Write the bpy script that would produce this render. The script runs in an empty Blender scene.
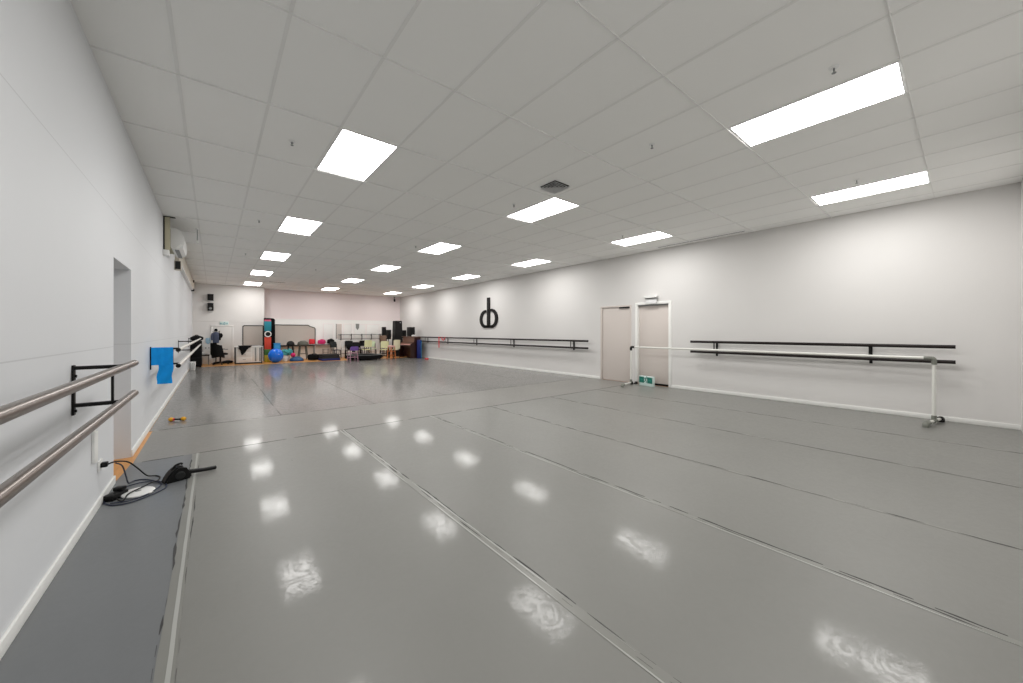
import bpy, bmesh, math, random
from mathutils import Vector, Matrix
random.seed(4)
C = bpy.context.scene.collection
PI = math.pi

# ------------------------------------------------------------------ materials
def srgb(c):
    return tuple(((v/255)/12.92 if v/255 <= .04045 else ((v/255+.055)/1.055)**2.4) for v in c)
def mat(name, rgb, rough=.5, metal=0., var=.06, scale=8., bump=0., bscale=60., rvar=0., spec=.5, lin=False, stretch=None, emis=0., trans=0.):
    m = bpy.data.materials.new(name); m.use_nodes = True
    nt = m.node_tree; N = nt.nodes; L = nt.links
    b = N['Principled BSDF']
    col = rgb if lin else srgb(rgb)
    tc = N.new('ShaderNodeTexCoord'); mp = N.new('ShaderNodeMapping')
    L.new(tc.outputs['Object'], mp.inputs['Vector'])
    if stretch: mp.inputs['Scale'].default_value = stretch
    nz = N.new('ShaderNodeTexNoise'); nz.inputs['Scale'].default_value = scale; nz.inputs['Detail'].default_value = 5
    L.new(mp.outputs['Vector'], nz.inputs['Vector'])
    mx = N.new('ShaderNodeMix'); mx.data_type = 'RGBA'
    mx.inputs['A'].default_value = (*[min(1, c*(1-var)) for c in col], 1)
    mx.inputs['B'].default_value = (*[min(1, c*(1+var)) for c in col], 1)
    L.new(nz.outputs['Fac'], mx.inputs['Factor'])
    L.new(mx.outputs['Result'], b.inputs['Base Color'])
    b.inputs['Roughness'].default_value = rough; b.inputs['Metallic'].default_value = metal
    b.inputs['Specular IOR Level'].default_value = spec
    if rvar:
        mr = N.new('ShaderNodeMapRange'); n2 = N.new('ShaderNodeTexNoise')
        n2.inputs['Scale'].default_value = scale*2.3; n2.inputs['Detail'].default_value = 7
        L.new(tc.outputs['Object'], n2.inputs['Vector'])
        mr.inputs['From Min'].default_value = .3; mr.inputs['From Max'].default_value = .7
        mr.inputs['To Min'].default_value = max(.02, rough-rvar); mr.inputs['To Max'].default_value = rough+rvar
        L.new(n2.outputs['Fac'], mr.inputs['Value']); L.new(mr.outputs['Result'], b.inputs['Roughness'])
    if bump:
        bn = N.new('ShaderNodeBump'); bn.inputs['Strength'].default_value = bump; bn.inputs['Distance'].default_value = .01
        n3 = N.new('ShaderNodeTexNoise'); n3.inputs['Scale'].default_value = bscale; n3.inputs['Detail'].default_value = 4
        L.new(tc.outputs['Object'], n3.inputs['Vector'])
        L.new(n3.outputs['Fac'], bn.inputs['Height']); L.new(bn.outputs['Normal'], b.inputs['Normal'])
    if emis:
        b.inputs['Emission Color'].default_value = (1, .985, .96, 1); b.inputs['Emission Strength'].default_value = emis
    if trans: b.inputs['Transmission Weight'].default_value = trans
    return m

def wall_mat(name, rgb, axis_lines=()):
    """matt wall paint with hairline board joints at the given heights"""
    m = mat(name, rgb, .55, var=.02, scale=1.3, bump=.03, bscale=220)
    nt = m.node_tree; N = nt.nodes; L = nt.links
    if axis_lines:
        b = N['Principled BSDF']; src = b.inputs['Base Color'].links[0].from_socket
        tc = N.new('ShaderNodeTexCoord'); sx = N.new('ShaderNodeSeparateXYZ'); L.new(tc.outputs['Object'], sx.inputs[0])
        prev = src
        for z in axis_lines:
            s = N.new('ShaderNodeMath'); s.operation = 'COMPARE'; s.inputs[1].default_value = z; s.inputs[2].default_value = .0035
            L.new(sx.outputs['Z'], s.inputs[0])
            k = N.new('ShaderNodeMix'); k.data_type = 'RGBA'; k.blend_type = 'MULTIPLY'
            k.inputs['B'].default_value = (.84, .84, .84, 1)
            L.new(s.outputs[0], k.inputs['Factor']); L.new(prev, k.inputs['A']); prev = k.outputs['Result']
        L.new(prev, b.inputs['Base Color'])
    return m

def vinyl_mat(name, rgb, rough=.08, coat=.5, bmp=.016):
    """scuffed sheet vinyl: mottled colour, small dark marks, uneven gloss with swirled wear"""
    m = bpy.data.materials.new(name); m.use_nodes = True
    nt = m.node_tree; N = nt.nodes; L = nt.links; b = N['Principled BSDF']
    col = rgb
    tc = N.new('ShaderNodeTexCoord')
    n1 = N.new('ShaderNodeTexNoise'); n1.inputs['Scale'].default_value = .9; n1.inputs['Detail'].default_value = 6
    n2 = N.new('ShaderNodeTexNoise'); n2.inputs['Scale'].default_value = 8; n2.inputs['Detail'].default_value = 5; n2.inputs['Distortion'].default_value = 4.; n2.inputs['Roughness'].default_value = .6
    vo = N.new('ShaderNodeTexVoronoi'); vo.inputs['Scale'].default_value = 2.1
    for n in (n1, n2, vo): L.new(tc.outputs['Object'], n.inputs['Vector'])
    mx = N.new('ShaderNodeMix'); mx.data_type = 'RGBA'
    mx.inputs['A'].default_value = (*[c*.9 for c in col], 1); mx.inputs['B'].default_value = (*[c*1.1 for c in col], 1)
    L.new(n1.outputs['Fac'], mx.inputs['Factor'])
    # specks of dirt
    lt = N.new('ShaderNodeMath'); lt.operation = 'LESS_THAN'; lt.inputs[1].default_value = .014
    L.new(vo.outputs['Distance'], lt.inputs[0])
    mk = N.new('ShaderNodeMix'); mk.data_type = 'RGBA'; mk.inputs['B'].default_value = (.05, .05, .05, 1)
    L.new(lt.outputs[0], mk.inputs['Factor']); L.new(mx.outputs['Result'], mk.inputs['A'])
    L.new(mk.outputs['Result'], b.inputs['Base Color'])
    b.inputs['Roughness'].default_value = .42; b.inputs['Specular IOR Level'].default_value = .35
    # worn polish: a thin clear coat, patchy and covered in fine swirled scratches
    mr = N.new('ShaderNodeMapRange'); mr.inputs['From Min'].default_value = .41; mr.inputs['From Max'].default_value = .6
    mr.inputs['To Min'].default_value = coat*.3; mr.inputs['To Max'].default_value = coat
    L.new(n2.outputs['Fac'], mr.inputs['Value']); L.new(mr.outputs['Result'], b.inputs['Coat Weight'])
    b.inputs['Coat Roughness'].default_value = rough; b.inputs['Coat IOR'].default_value = 1.5
    n3 = N.new('ShaderNodeTexNoise'); n3.inputs['Scale'].default_value = 24; n3.inputs['Detail'].default_value = 7; n3.inputs['Distortion'].default_value = 3.
    n3.inputs['Roughness'].default_value = .6
    L.new(tc.outputs['Object'], n3.inputs['Vector'])
    bn = N.new('ShaderNodeBump'); bn.inputs['Strength'].default_value = bmp; bn.inputs['Distance'].default_value = .012
    L.new(n3.outputs['Fac'], bn.inputs['Height']); L.new(bn.outputs['Normal'], b.inputs['Coat Normal'])
    return m

M = {}
M['wall'] = wall_mat('wall_paint', (224, 222, 220))
M['wall_l'] = wall_mat('wall_paint_panelled', (224, 226, 229), (1.22, 2.43))
M['wall_b'] = wall_mat('wall_paint_rose', (246, 234, 234))
M['wall_n'] = wall_mat('wall_paint_end', (229, 226, 223))
M['wall_w'] = wall_mat('wall_panel_white', (248, 247, 245))
M['ceil'] = mat('ceiling_tile', (252, 252, 250), .9, var=.015, scale=3, bump=.05, bscale=300)
M['grid'] = mat('ceiling_tee_bar', (240, 240, 238), .5, var=.01)
M['trim'] = mat('white_gloss_trim', (243, 243, 240), .4, var=.02)
M['door'] = mat('door_paint_taupe', (214, 205, 199), .45, var=.025, scale=2)
M['doorw'] = mat('door_paint_white', (222, 219, 215), .45, var=.02)
M['frame_l'] = mat('light_frame', (240, 240, 240), .4)
M['glow'] = mat('light_diffuser', (255, 255, 255), .5, emis=13.0, var=0)
M['vin_f'] = vinyl_mat('vinyl_grey', (.214, .213, .199), .065, .27)
M['vin_l'] = vinyl_mat('vinyl_blue_grey', (.165, .173, .18), .13, .25)
M['vin_s'] = vinyl_mat('vinyl_light_grey', (.228, .222, .207), .065, .27)
M['vin_b'] = vinyl_mat('vinyl_dull_grey', (.17, .165, .155), .09, .85, .006)
M['tape'] = mat('seam_tape', (130, 130, 125), .35, var=.05, scale=3, rvar=.05)
M['ridge'] = mat('seam_ridge_highlight', (172, 173, 169), .3, var=.08, scale=3)  # raised tape ridges; the pale colour paints in their highlight
M['gap'] = mat('seam_dirt', (52, 52, 52), .6, var=.4, scale=14)
M['wood'] = mat('floor_wood', (208, 146, 76), .35, var=.25, scale=4, stretch=(12, 1.2, 1))
M['steel'] = mat('brushed_steel', (128, 118, 112), .3, .85, var=.12, scale=5, stretch=(30, 1, 30))
M['steel_w'] = mat('pale_steel_pipe', (225, 222, 216), .3, .25, var=.05)
M['blackm'] = mat('black_metal', (15, 15, 15), .5, var=.2, spec=.25)
M['brownbl'] = mat('dark_brown_rail', (28, 20, 18), .45, var=.2, spec=.3)
M['black'] = mat('black_cloth', (14, 14, 15), .9, var=.35, scale=12, bump=.2, bscale=90, spec=.2)
M['blackp'] = mat('black_plastic', (12, 12, 13), .45, var=.2, spec=.25)
M['char'] = mat('charcoal', (46, 47, 47), .75, var=.2, spec=.3)
M['grey'] = mat('mid_grey', (140, 142, 142), .55, var=.1)
M['olive'] = mat('olive_grey_shell', (92, 92, 82), .55, var=.1)
M['white'] = mat('white_plastic', (232, 232, 230), .4, var=.02)
M['pipe'] = mat('white_pipe', (228, 228, 222), .35, var=.03)
M['fit'] = mat('grey_pipe_fitting', (122, 124, 116), .5, var=.1)
M['beige'] = mat('beige_duct', (214, 206, 192), .5, var=.04)
M['khaki'] = mat('khaki_board', (192, 186, 160), .6, var=.1)
M['board'] = mat('board_felt', (196, 187, 179), .85, var=.04, scale=30)
M['blue'] = mat('towel_blue', (6, 160, 250), .9, var=.1, scale=20, bump=.3, bscale=300)
M['navy'] = mat('mat_blue', (16, 36, 112), .5, var=.1)
M['ball'] = mat('ball_blue', (8, 112, 232), .25, var=.04)
M['sky'] = mat('box_light_blue', (30, 140, 200), .5, var=.06)
M['teal'] = mat('cloth_teal', (72, 162, 164), .8, var=.2)
M['tealb'] = mat('block_teal', (30, 134, 152), .6, var=.06)
M['deep'] = mat('dome_blue', (22, 78, 118), .45, var=.1)
M['red'] = mat('block_red', (205, 62, 40), .6, var=.08)
M['green'] = mat('block_green', (58, 112, 48), .6, var=.08)
M['yellow'] = mat('block_yellow', (176, 160, 50), .6, var=.08)
M['pink'] = mat('block_pink', (214, 90, 120), .6, var=.08)
M['mag'] = mat('magenta_cloth', (205, 28, 104), .7, var=.12)
M['redc'] = mat('red_cloth', (222, 50, 62), .8, var=.15)
M['purple'] = mat('purple_plastic', (112, 78, 158), .5, var=.08)
M['mauve'] = mat('mauve_frame', (176, 134, 150), .5, var=.08)
M['lime'] = mat('lime_plastic', (246, 246, 196), .45, var=.06)
M['mint'] = mat('mint_plastic', (206, 222, 190), .45, var=.06)
M['cream'] = mat('cream_plastic', (242, 234, 200), .5, var=.05)
M['rose'] = mat('rose_pad', (226, 174, 166), .6, var=.05)
M['orange'] = mat('orange_wood', (198, 116, 66), .5, var=.15)
M['piano'] = mat('mahogany', (46, 17, 13), .3, var=.3, scale=5, stretch=(2, 2, 14))
M['pianob'] = mat('pale_mahogany', (128, 96, 82), .35, var=.15, scale=6)  # paler brown for the top lid, fall board and music desk
M['brown'] = mat('brown_leather', (128, 104, 88), .6, var=.1)
M['jacket'] = mat('jacket_slate', (74, 82, 104), .85, var=.12)
M['bottle'] = mat('bottle_blue', (168, 204, 226), .2, var=.05)
M['exitg'] = mat('exit_green', (12, 112, 98), .5, var=.05)
M['exitp'] = mat('exit_pale', (206, 224, 220), .5, var=.03)
M['exitb'] = mat('exit_blue_green', (92, 160, 178), .5, var=.03)
M['yell'] = mat('yellow_cap', (236, 172, 36), .5, var=.06)
M['gloss'] = mat('gloss_white_panel', (248, 248, 246), .25, var=.01)
M['cable_b'] = mat('cable_dark_blue', (36, 44, 66), .5, var=.1)
M['grille'] = mat('speaker_grille', (22, 21, 22), .9, var=.3, scale=120)

# ------------------------------------------------------------------ mesh helpers
class MB:
    def __init__(s): s.bm = bmesh.new()
    def box(s, x0, x1, y0, y1, z0, z1, bev=0., seg=2):
        r = bmesh.ops.create_cube(s.bm, size=1.)
        vs = r['verts']
        for v in vs:
            v.co = Vector(((x0+x1)/2+v.co.x*(x1-x0), (y0+y1)/2+v.co.y*(y1-y0), (z0+z1)/2+v.co.z*(z1-z0)))
        if bev:
            es = list({e for v in vs for e in v.link_edges})
            bmesh.ops.bevel(s.bm, geom=es, offset=bev, segments=seg, affect='EDGES', profile=.5)
        return s
    def bar(s, p, q, w, h=None, bev=0.):
        """square bar between two points"""
        h = h or w; p = Vector(p); q = Vector(q); d = q-p
        m = MB(); m.box(-w/2, w/2, -h/2, h/2, 0, d.length, bev)
        rot = Vector((0, 0, 1)).rotation_difference(d.normalized()).to_matrix().to_4x4()
        m.bm.transform(Matrix.Translation(p) @ rot); return s.merge(m)
    def merge(s, o):
        me = bpy.data.meshes.new('tmp'); o.bm.to_mesh(me); o.bm.free(); s.bm.from_mesh(me); bpy.data.meshes.remove(me); return s
    def cyl(s, p, q, r0, r1=None, n=20, cap=True):
        r1 = r0 if r1 is None else r1
        p = Vector(p); q = Vector(q); d = q-p
        rot = Vector((0, 0, 1)).rotation_difference(d.normalized()).to_matrix()
        A = [s.bm.verts.new(p+rot @ Vector((r0*math.cos(2*PI*i/n), r0*math.sin(2*PI*i/n), 0))) for i in range(n)]
        B = [s.bm.verts.new(q+rot @ Vector((r1*math.cos(2*PI*i/n), r1*math.sin(2*PI*i/n), 0))) for i in range(n)]
        for i in range(n): s.bm.faces.new((A[i], A[(i+1) % n], B[(i+1) % n], B[i]))
        if cap: s.bm.faces.new(A[::-1]); s.bm.faces.new(B)
        return s
    def tube(s, pts, r, n=10, smooth=6):
        """round tube along a Catmull-Rom path; r number or list per point"""
        P = [Vector(p) for p in pts]; path = []; rr = []
        R = r if isinstance(r, (list, tuple)) else [r]*len(P)
        for i in range(len(P)-1):
            a = P[max(i-1, 0)]; b = P[i]; c = P[i+1]; d = P[min(i+2, len(P)-1)]
            for k in range(smooth):
                t = k/smooth
                path.append(.5*((2*b)+(c-a)*t+(2*a-5*b+4*c-d)*t*t+(3*b-a-3*c+d)*t**3)); rr.append(R[i]*(1-t)+R[i+1]*t)
        path.append(P[-1]); rr.append(R[-1])
        rings = []; up = None
        for i, p in enumerate(path):
            t = (path[min(i+1, len(path)-1)]-path[max(i-1, 0)]).normalized()
            if up is None: up = t.orthogonal().normalized()
            up = (up-t*up.dot(t)).normalized(); sd = t.cross(up)
            rings.append([s.bm.verts.new(p+(up*math.cos(2*PI*k/n)+sd*math.sin(2*PI*k/n))*rr[i]) for k in range(n)])
        for a, b in zip(rings, rings[1:]):
            for k in range(n): s.bm.faces.new((a[k], a[(k+1) % n], b[(k+1) % n], b[k]))
        s.bm.faces.new(rings[0][::-1]); s.bm.faces.new(rings[-1]); return s
    def lathe(s, prof, c=(0, 0, 0), n=28, sx=1., sy=1.):
        c = Vector(c); rings = []
        for r, z in prof:
            rings.append([s.bm.verts.new(c+Vector((max(r, 1e-4)*sx*math.cos(2*PI*k/n), max(r, 1e-4)*sy*math.sin(2*PI*k/n), z))) for k in range(n)])
        for a, b in zip(rings, rings[1:]):
            for k in range(n): s.bm.faces.new((a[k], a[(k+1) % n], b[(k+1) % n], b[k]))
        s.bm.faces.new(rings[0][::-1]); s.bm.faces.new(rings[-1]); return s
    def ball(s, c, rx, ry=None, rz=None, lump=0., seed=0, n=20, pw=1.):
        ry = ry or rx; rz = rz or rx
        r = bmesh.ops.create_uvsphere(s.bm, u_segments=n, v_segments=n*2//3, radius=1.)
        rd = random.Random(seed); ph = [rd.uniform(0, 6) for _ in range(6)]
        for v in r['verts']:
            d = v.co.copy()
            if pw != 1.: d = Vector([math.copysign(abs(q)**pw, q) for q in d])
            k = 1+lump*(math.sin(3*d.x+ph[0])*math.sin(4*d.y+ph[1])+.6*math.sin(7*d.z+ph[2]+3*d.x)+.4*math.sin(9*d.y+ph[3]))
            v.co = Vector((c[0]+d.x*rx*k, c[1]+d.y*ry*k, c[2]+d.z*rz*k))
        return s
    def poly(s, pts, axis, a, b):
        """prism of a 2-D outline; axis 'x','y','z' is the extrusion axis from a to b"""
        def mk(u, v, w):
            return {'x': (w, u, v), 'y': (u, w, v), 'z': (u, v, w)}[axis]
        A = [s.bm.verts.new(mk(u, v, a)) for u, v in pts]; B = [s.bm.verts.new(mk(u, v, b)) for u, v in pts]
        n = len(pts)
        for i in range(n): s.bm.faces.new((A[i], A[(i+1) % n], B[(i+1) % n], B[i]))
        s.bm.faces.new(A[::-1]); s.bm.faces.new(B); return s
    def stroke(s, pts, w, axis, a, b, fx):
        """a pen stroke: mitred ribbon around a centre line, mapped by fx and extruded"""
        P = [Vector(p) for p in pts]; Lf = []; Rt = []
        for i, p in enumerate(P):
            t = (P[min(i+1, len(P)-1)]-P[max(i-1, 0)]).normalized(); nrm = Vector((-t.y, t.x))*w/2
            Lf.append(fx(p+nrm)); Rt.append(fx(p-nrm))
        return s.poly(Lf+Rt[::-1], axis, a, b)
    def sheet(s, grid, th):
        """thick cloth from a grid of points"""
        V = [[s.bm.verts.new(p) for p in row] for row in grid]
        fs = [s.bm.faces.new((V[i][j], V[i][j+1], V[i+1][j+1], V[i+1][j])) for i in range(len(V)-1) for j in range(len(V[0])-1)]
        nr, nc = len(V), len(V[0])
        for f in fs: f.normal_update()
        N_ = [[sum((f.normal for f in v.link_faces), Vector()).normalized() for v in row] for row in V]
        W = [[s.bm.verts.new(V[i][j].co-N_[i][j]*th) for j in range(nc)] for i in range(nr)]
        for i in range(nr-1):
            for j in range(nc-1): s.bm.faces.new((W[i][j], W[i+1][j], W[i+1][j+1], W[i][j+1]))
        edge = [(i, 0) for i in range(nr)]+[(nr-1, j) for j in range(1, nc)]+[(i, nc-1) for i in range(nr-2, -1, -1)]+[(0, j) for j in range(nc-2, 0, -1)]
        for (a, b), (c, d) in zip(edge, edge[1:]+edge[:1]): s.bm.faces.new((V[a][b], W[a][b], W[c][d], V[c][d]))
        return s
    def build(s, name, m, parent=None, smooth=None):
        bmesh.ops.recalc_face_normals(s.bm, faces=s.bm.faces[:])
        me = bpy.data.meshes.new(name); s.bm.to_mesh(me); s.bm.free()
        me.materials.append(m)
        for p in me.polygons: p.use_smooth = True
        me.set_sharp_from_angle(angle=math.radians(35))
        o = bpy.data.objects.new(name, me); C.objects.link(o)
        if parent is not None: o.parent = parent
        return o

def tag(o, label, cat, group=None):
    o['label'] = label; o['category'] = cat
    if group: o['group'] = group
    return o
def thing(name, label, cat, loc=(0, 0, 0), rz=0., group=None):
    o = bpy.data.objects.new(name, None); C.objects.link(o); o.empty_display_size = .1
    o.location = loc; o.rotation_euler = (0, 0, rz); return tag(o, label, cat, group)
def struct(name, mb, m, parent=None):
    o = mb.build(name, m, parent)
    if parent is None: o['kind'] = 'structure'
    return o
def dup(root, loc=None, label=None, group=None):
    r = root.copy(); C.objects.link(r)
    if loc is not None: r.location = loc
    if label: r['label'] = label
    if group: r['group'] = group
    for ch in list(root.children):
        c = ch.copy(); C.objects.link(c); c.parent = r
        for g in list(ch.children):
            d = g.copy(); C.objects.link(d); d.parent = c
    return r

# ------------------------------------------------------------------ room
XL, XR, YF, YN, YB, XS, H = -.69, 8.6, -.57, 20.3, 21.0, 1.82, 3.415
T = .12
# floor: boards, vinyl sheets and taped seams
fl = struct('floor', MB().box(XL-.55, XR+.12, YF, YB, -.06, -.003), M['wood'])
def rect(x0, x1, y0, y1, z=0.):
    return MB().box(x0, x1, y0, y1, -.0029, z)
ys, ye, yv = 5.35, 6.93, 18.45
FS = [-.15, 1.36, 2.70, 3.88, 5.42, 6.95]
struct('vinyl_sheet', MB().poly([(XL, YF), (-.15, YF), (-.15, ys), (-.655, ys), (-.67, 5.0), (XL, 4.74)], 'z', -.0029, 0), M['vin_l'], fl)
for a, b in zip(FS, FS[1:]+[XR]):
    struct('vinyl_sheet', rect(a, b, YF, ys), M['vin_f'], fl)
struct('vinyl_sheet', rect(-.64, XR, ys, ye), M['vin_s'], fl)
BS = [-.673, .85, 2.35, 3.85, 5.35, 6.85, XR]
for i, (a, b) in enumerate(zip(BS, BS[1:])):
    struct('vinyl_sheet', rect(a, b, ye, yv-.1*(i % 2)), M['vin_b'], fl)
def jag_strip(p, q, w, z, step=.12, jag=.15, skip=0.):
    """thin floor strip with slightly ragged edges"""
    p = Vector(p); q = Vector(q); d = (q-p); n = max(2, int(d.length/step)); t = d.normalized(); s = Vector((-t.y, t.x, 0))
    mb = MB(); L_ = []; R_ = []
    on = [random.random() >= skip for i in range(n)]
    for i in range(n+1):
        c = p+d*(i/n)+s*(w*.6*math.sin(i*.37)*jag if skip else 0)
        k = 1. if not skip or ((i == 0 or on[i-1]) and (i == n or on[min(i, n-1)])) else .12
        L_.append(c+s*k*w/2*(1+random.uniform(-jag, jag))); R_.append(c-s*k*w/2*(1+random.uniform(-jag, jag)))
    for i in range(n):
        if not on[i]: continue
        a = [mb.bm.verts.new((v.x, v.y, 0)) for v in (L_[i], R_[i], R_[i+1], L_[i+1])]
        b = [mb.bm.verts.new((v.x, v.y, z)) for v in (L_[i], R_[i], R_[i+1], L_[i+1])]
        mb.bm.faces.new(b)
        for k in range(4): mb.bm.faces.new((a[k], a[(k+1) % 4], b[(k+1) % 4], b[k]))
    return mb
for i, x in enumerate(FS):
    struct('seam_tape', jag_strip((x, YF, 0), (x, ys, 0), (.062, .058, .04, .03, .03, .03)[i], .0012, jag=.04), M['tape'], fl)
    if i == 0:
        struct('ridge_highlight', jag_strip((x+.012, YF, 0), (x+.012, ys, 0), .016, .002, .2, .15), M['ridge'], fl)
        struct('seam_gap', jag_strip((x-.034, YF, 0), (x-.034, ys, 0), .009, .0016, .07, .9, .4), M['gap'], fl)
        struct('seam_gap', jag_strip((x+.034, YF, 0), (x+.034, ys, 0), .005, .0016, .09, .9, .6), M['gap'], fl)
    elif i <= 2:
        for e in (-.022, .02) if i == 1 else (-.02,):
            struct('ridge_highlight', jag_strip((x+e, YF, 0), (x+e, ys, 0), .008, .002, .2, .3, .12), M['ridge'], fl)
        struct('seam_gap', jag_strip((x+.031, YF, 0), (x+.031, ys, 0), .008, .0016, .07, .9, .25), M['gap'], fl)
        struct('seam_gap', jag_strip((x+.004, YF, 0), (x+.004, ys, 0), .008, .0016, .07, .9, .5), M['gap'], fl)
    else:
        struct('seam_gap', jag_strip((x, YF, 0), (x, ys, 0), .013, .0016, .07, .7, .16), M['gap'], fl)
struct('seam_gap', jag_strip((-.655, ys, 0), (XR, ys, 0), .012, .0016, .08, .5, .05), M['gap'], fl)
struct('seam_gap', jag_strip((-.66, ye, 0), (XR, ye, 0), .014, .0016, .08, .5, .12), M['gap'], fl)
for i, x in enumerate(BS[1:-1]):
    struct('seam_gap', jag_strip((x, ye, 0), (x, yv-.1, 0), .014 if i == 0 else .009, .0014, .3, .5, .15 if i < 2 else .6), M['gap'], fl)

# ceiling: tiles on an exposed tee grid
ce = struct('ceiling', MB().box(XL-.1, XR+.1, YF-.1, YB+.1, H, H+.12), M['ceil'])
GX, GY = .605, 1.2075
gx0, gy0 = .99, .3
g = MB()
k = -2
while gx0+k*GX < XR:
    x = gx0+k*GX
    if x > XL: g.box(x-.012, x+.012, YF, YB, H-.0036, H+.001)
    k += 1
struct('ceiling_tee', g, M['grid'], ce)
g = MB(); k = 0
while gy0+k*GY < YB:
    yy = gy0+k*GY
    g.bar((XL, yy+.0125*(.99-XL), H-.0012), (XR, yy-.0125*(XR-.99), H-.0012), .024, .0045); k += 1
struct('ceiling_tee', g, M['grid'], ce)

# left wall with a doorless opening
w = MB()
w.box(XL-.5, XL, YF, 4.76, -.06, H); w.box(XL-.5, XL, 5.65, YN, -.06, H); w.box(XL-.5, XL, 4.76, 5.65, 2.02, H)
w.box(XL-.6, XL-.5, 4.7, 5.75, -.06, 2.1)
struct('wall_left', w, M['wall_l'])
# right wall with two door recesses
w = MB()
D1 = (5.50, 6.42, 2.04); D2 = (4.43, 5.29, 2.06)
w.box(XR, XR+.15, YF, D2[0], -.06, H); w.box(XR, XR+.15, D2[1], D1[0], -.06, H); w.box(XR, XR+.15, D1[1], YB, -.06, H)
w.box(XR, XR+.15, D2[0], D2[1], D2[2], H); w.box(XR, XR+.15, D1[0], D1[1], D1[2], H)
struct('wall_right', w, M['wall'])
struct('wall_front', MB().box(XL-.1, XR+.15, YF-.12, YF, -.06, H), M['wall'])
struct('wall_back_near', MB().box(XL-.5, XS, YN, YB+.1, -.06, H), M['wall_n'])
struct('wall_back', MB().box(XS, XR+.15, YB, YB+.1, -.06, H), M['wall_b'])
# white lower lining and picture-rail line of the end walls
struct('trim_1', MB().box(XS+.0, XR, YB-.012, YB, 0, 1.97, .003).box(XS, XR, YB-.022, YB, 1.97, 2.0, .004), M['wall_w'])
struct('trim_2', MB().box(XL, XS, YN-.008, YN, 1.805, 1.825, .003), M['wall_n'])
# baseboards
def bb(name, *boxes):
    m = MB()
    for b in boxes: m.box(*b, .004)
    struct(name, m, M['trim'])
bb('baseboard_left', (XL, XL+.014, YF, 4.76, 0, .07), (XL, XL+.014, 5.65, YN, 0, .075))
bb('baseboard_right', (XR-.014, XR, YF, D2[0]-.06, 0, .07), (XR-.014, XR, D1[1]+.06, YB, 0, .07))
bb('baseboard_back', (XL, -.12, YN-.014, YN, 0, .08), (.72, XS, YN-.014, YN, 0, .08))
# right-hand doors
def door(name, D, inset, fw, raised):
    d = struct(name, MB().box(XR+inset, XR+inset+.04, D[0]+.012, D[1]-.012, .02 if raised else .006, D[2]-.012, .003), M['door'])
    f = MB()
    f.box(XR-.016, XR+.1, D[0]-fw, D[0]+.01, 0, D[2]-.01, .002); f.box(XR-.016, XR+.1, D[1]-.01, D[1]+fw, 0, D[2]-.01, .002)
    f.box(XR-.016, XR+.1, D[0]-fw, D[1]+fw, D[2]-.0099, D[2]+fw, .002)
    struct('door_frame', f, M['trim'] if raised else M['door'], d)
    return d
d1 = door('door_1', D1, .012, .035, False)
struct('door_closer', MB().box(XR-.03, XR+.012, D1[0]+.02, D1[0]+.33, D1[2]-.045, D1[2]-.012, .006), M['blackp'], d1)
d2 = door('door_2', D2, .07, .055, True)
struct('bottom_gap_shade', MB().box(XR+.05, XR+.07, D2[0]+.02, D2[1]-.02, .002, .05, .003), M['blackp'], d2)  # black bar stands in for the shade in the gap under the door
struct('top_gap_shade', MB().box(XR+.02, XR+.07, D2[0]+.012, D2[1]-.012, D2[2]-.035, D2[2]-.012, .003), M['grey'], d2)  # grey bar stands in for the dark gap above the door leaf
# low white door in the near end wall
d3 = struct('door_3', MB().box(-.02, .62, YN-.02, YN, .01, 1.58, .004), M['doorw'])
f = MB(); f.box(-.09, -.022, YN-.03, YN, 0, 1.5815, .004); f.box(.622, .69, YN-.03, YN, 0, 1.5815, .004); f.box(-.09, .69, YN-.03, YN, 1.582, 1.65, .004)
struct('door_frame', f, M['wall_n'], d3)
h = MB(); h.cyl((.06, YN-.02, .8), (.06, YN-.06, .8), .012); h.cyl((.06, YN-.055, .8), (.17, YN-.055, .8), .01)
struct('door_handle', h, M['grey'], d3)

# ------------------------------------------------------------------ ceiling fittings
LX, LY = [1.3, 4.33, 7.355], [.904+3.6225*k for k in range(6)]
def make_light(x, y):
    t = thing('ceiling_light', '', 'ceiling light', (x, y, H), 0, 'panel lights in the tiled ceiling')
    f = MB(); a, b, z0 = .298, .5965, -.006
    f.box(-a, a, -b, -b+.018, z0, -.001, .002); f.box(-a, a, b-.018, b, z0, -.001, .002)
    f.box(-a, -a+.018, -b+.018, b-.018, z0, -.001, .002); f.box(a-.018, a, -b+.018, b-.018, z0, -.001, .002)
    f.build('frame', M['frame_l'], t)
    p = MB(); vs = [p.bm.verts.new(v) for v in ((-a+.017, -b+.017, -.003), (-a+.017, b-.017, -.003), (a-.017, b-.017, -.003), (a-.017, -b+.017, -.003))]
    p.bm.faces.new(vs)
    me = bpy.data.meshes.new('diffuser'); p.bm.to_mesh(me); p.bm.free(); me.materials.append(M['glow'])
    o = bpy.data.objects.new('diffuser', me); C.objects.link(o); o.parent = t
    return t
L0 = None
ordn = ['nearest', 'second', 'third', 'fourth', 'fifth', 'farthest']
for i, x in enumerate(LX):
    row = ['left row', 'middle row', 'row along the right wall'][i]
    for j, y in enumerate(LY):
        y = y-.0145*(x-1.3)
        if i == 0:
            lab = 'ceiling panel light of the left row, out past the top of the view' if j == 0 else \
                  'glowing ceiling panel light, %s one seen in the left row' % ['', 'nearest and largest', 'second', 'third', 'fourth', 'farthest'][j]
        else:
            lab = 'glowing ceiling panel light, %s of the %s' % (ordn[j], row)
        if L0 is None: L0 = make_light(x, y); L0['label'] = lab
        else: dup(L0, (x, y, H), lab)

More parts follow.
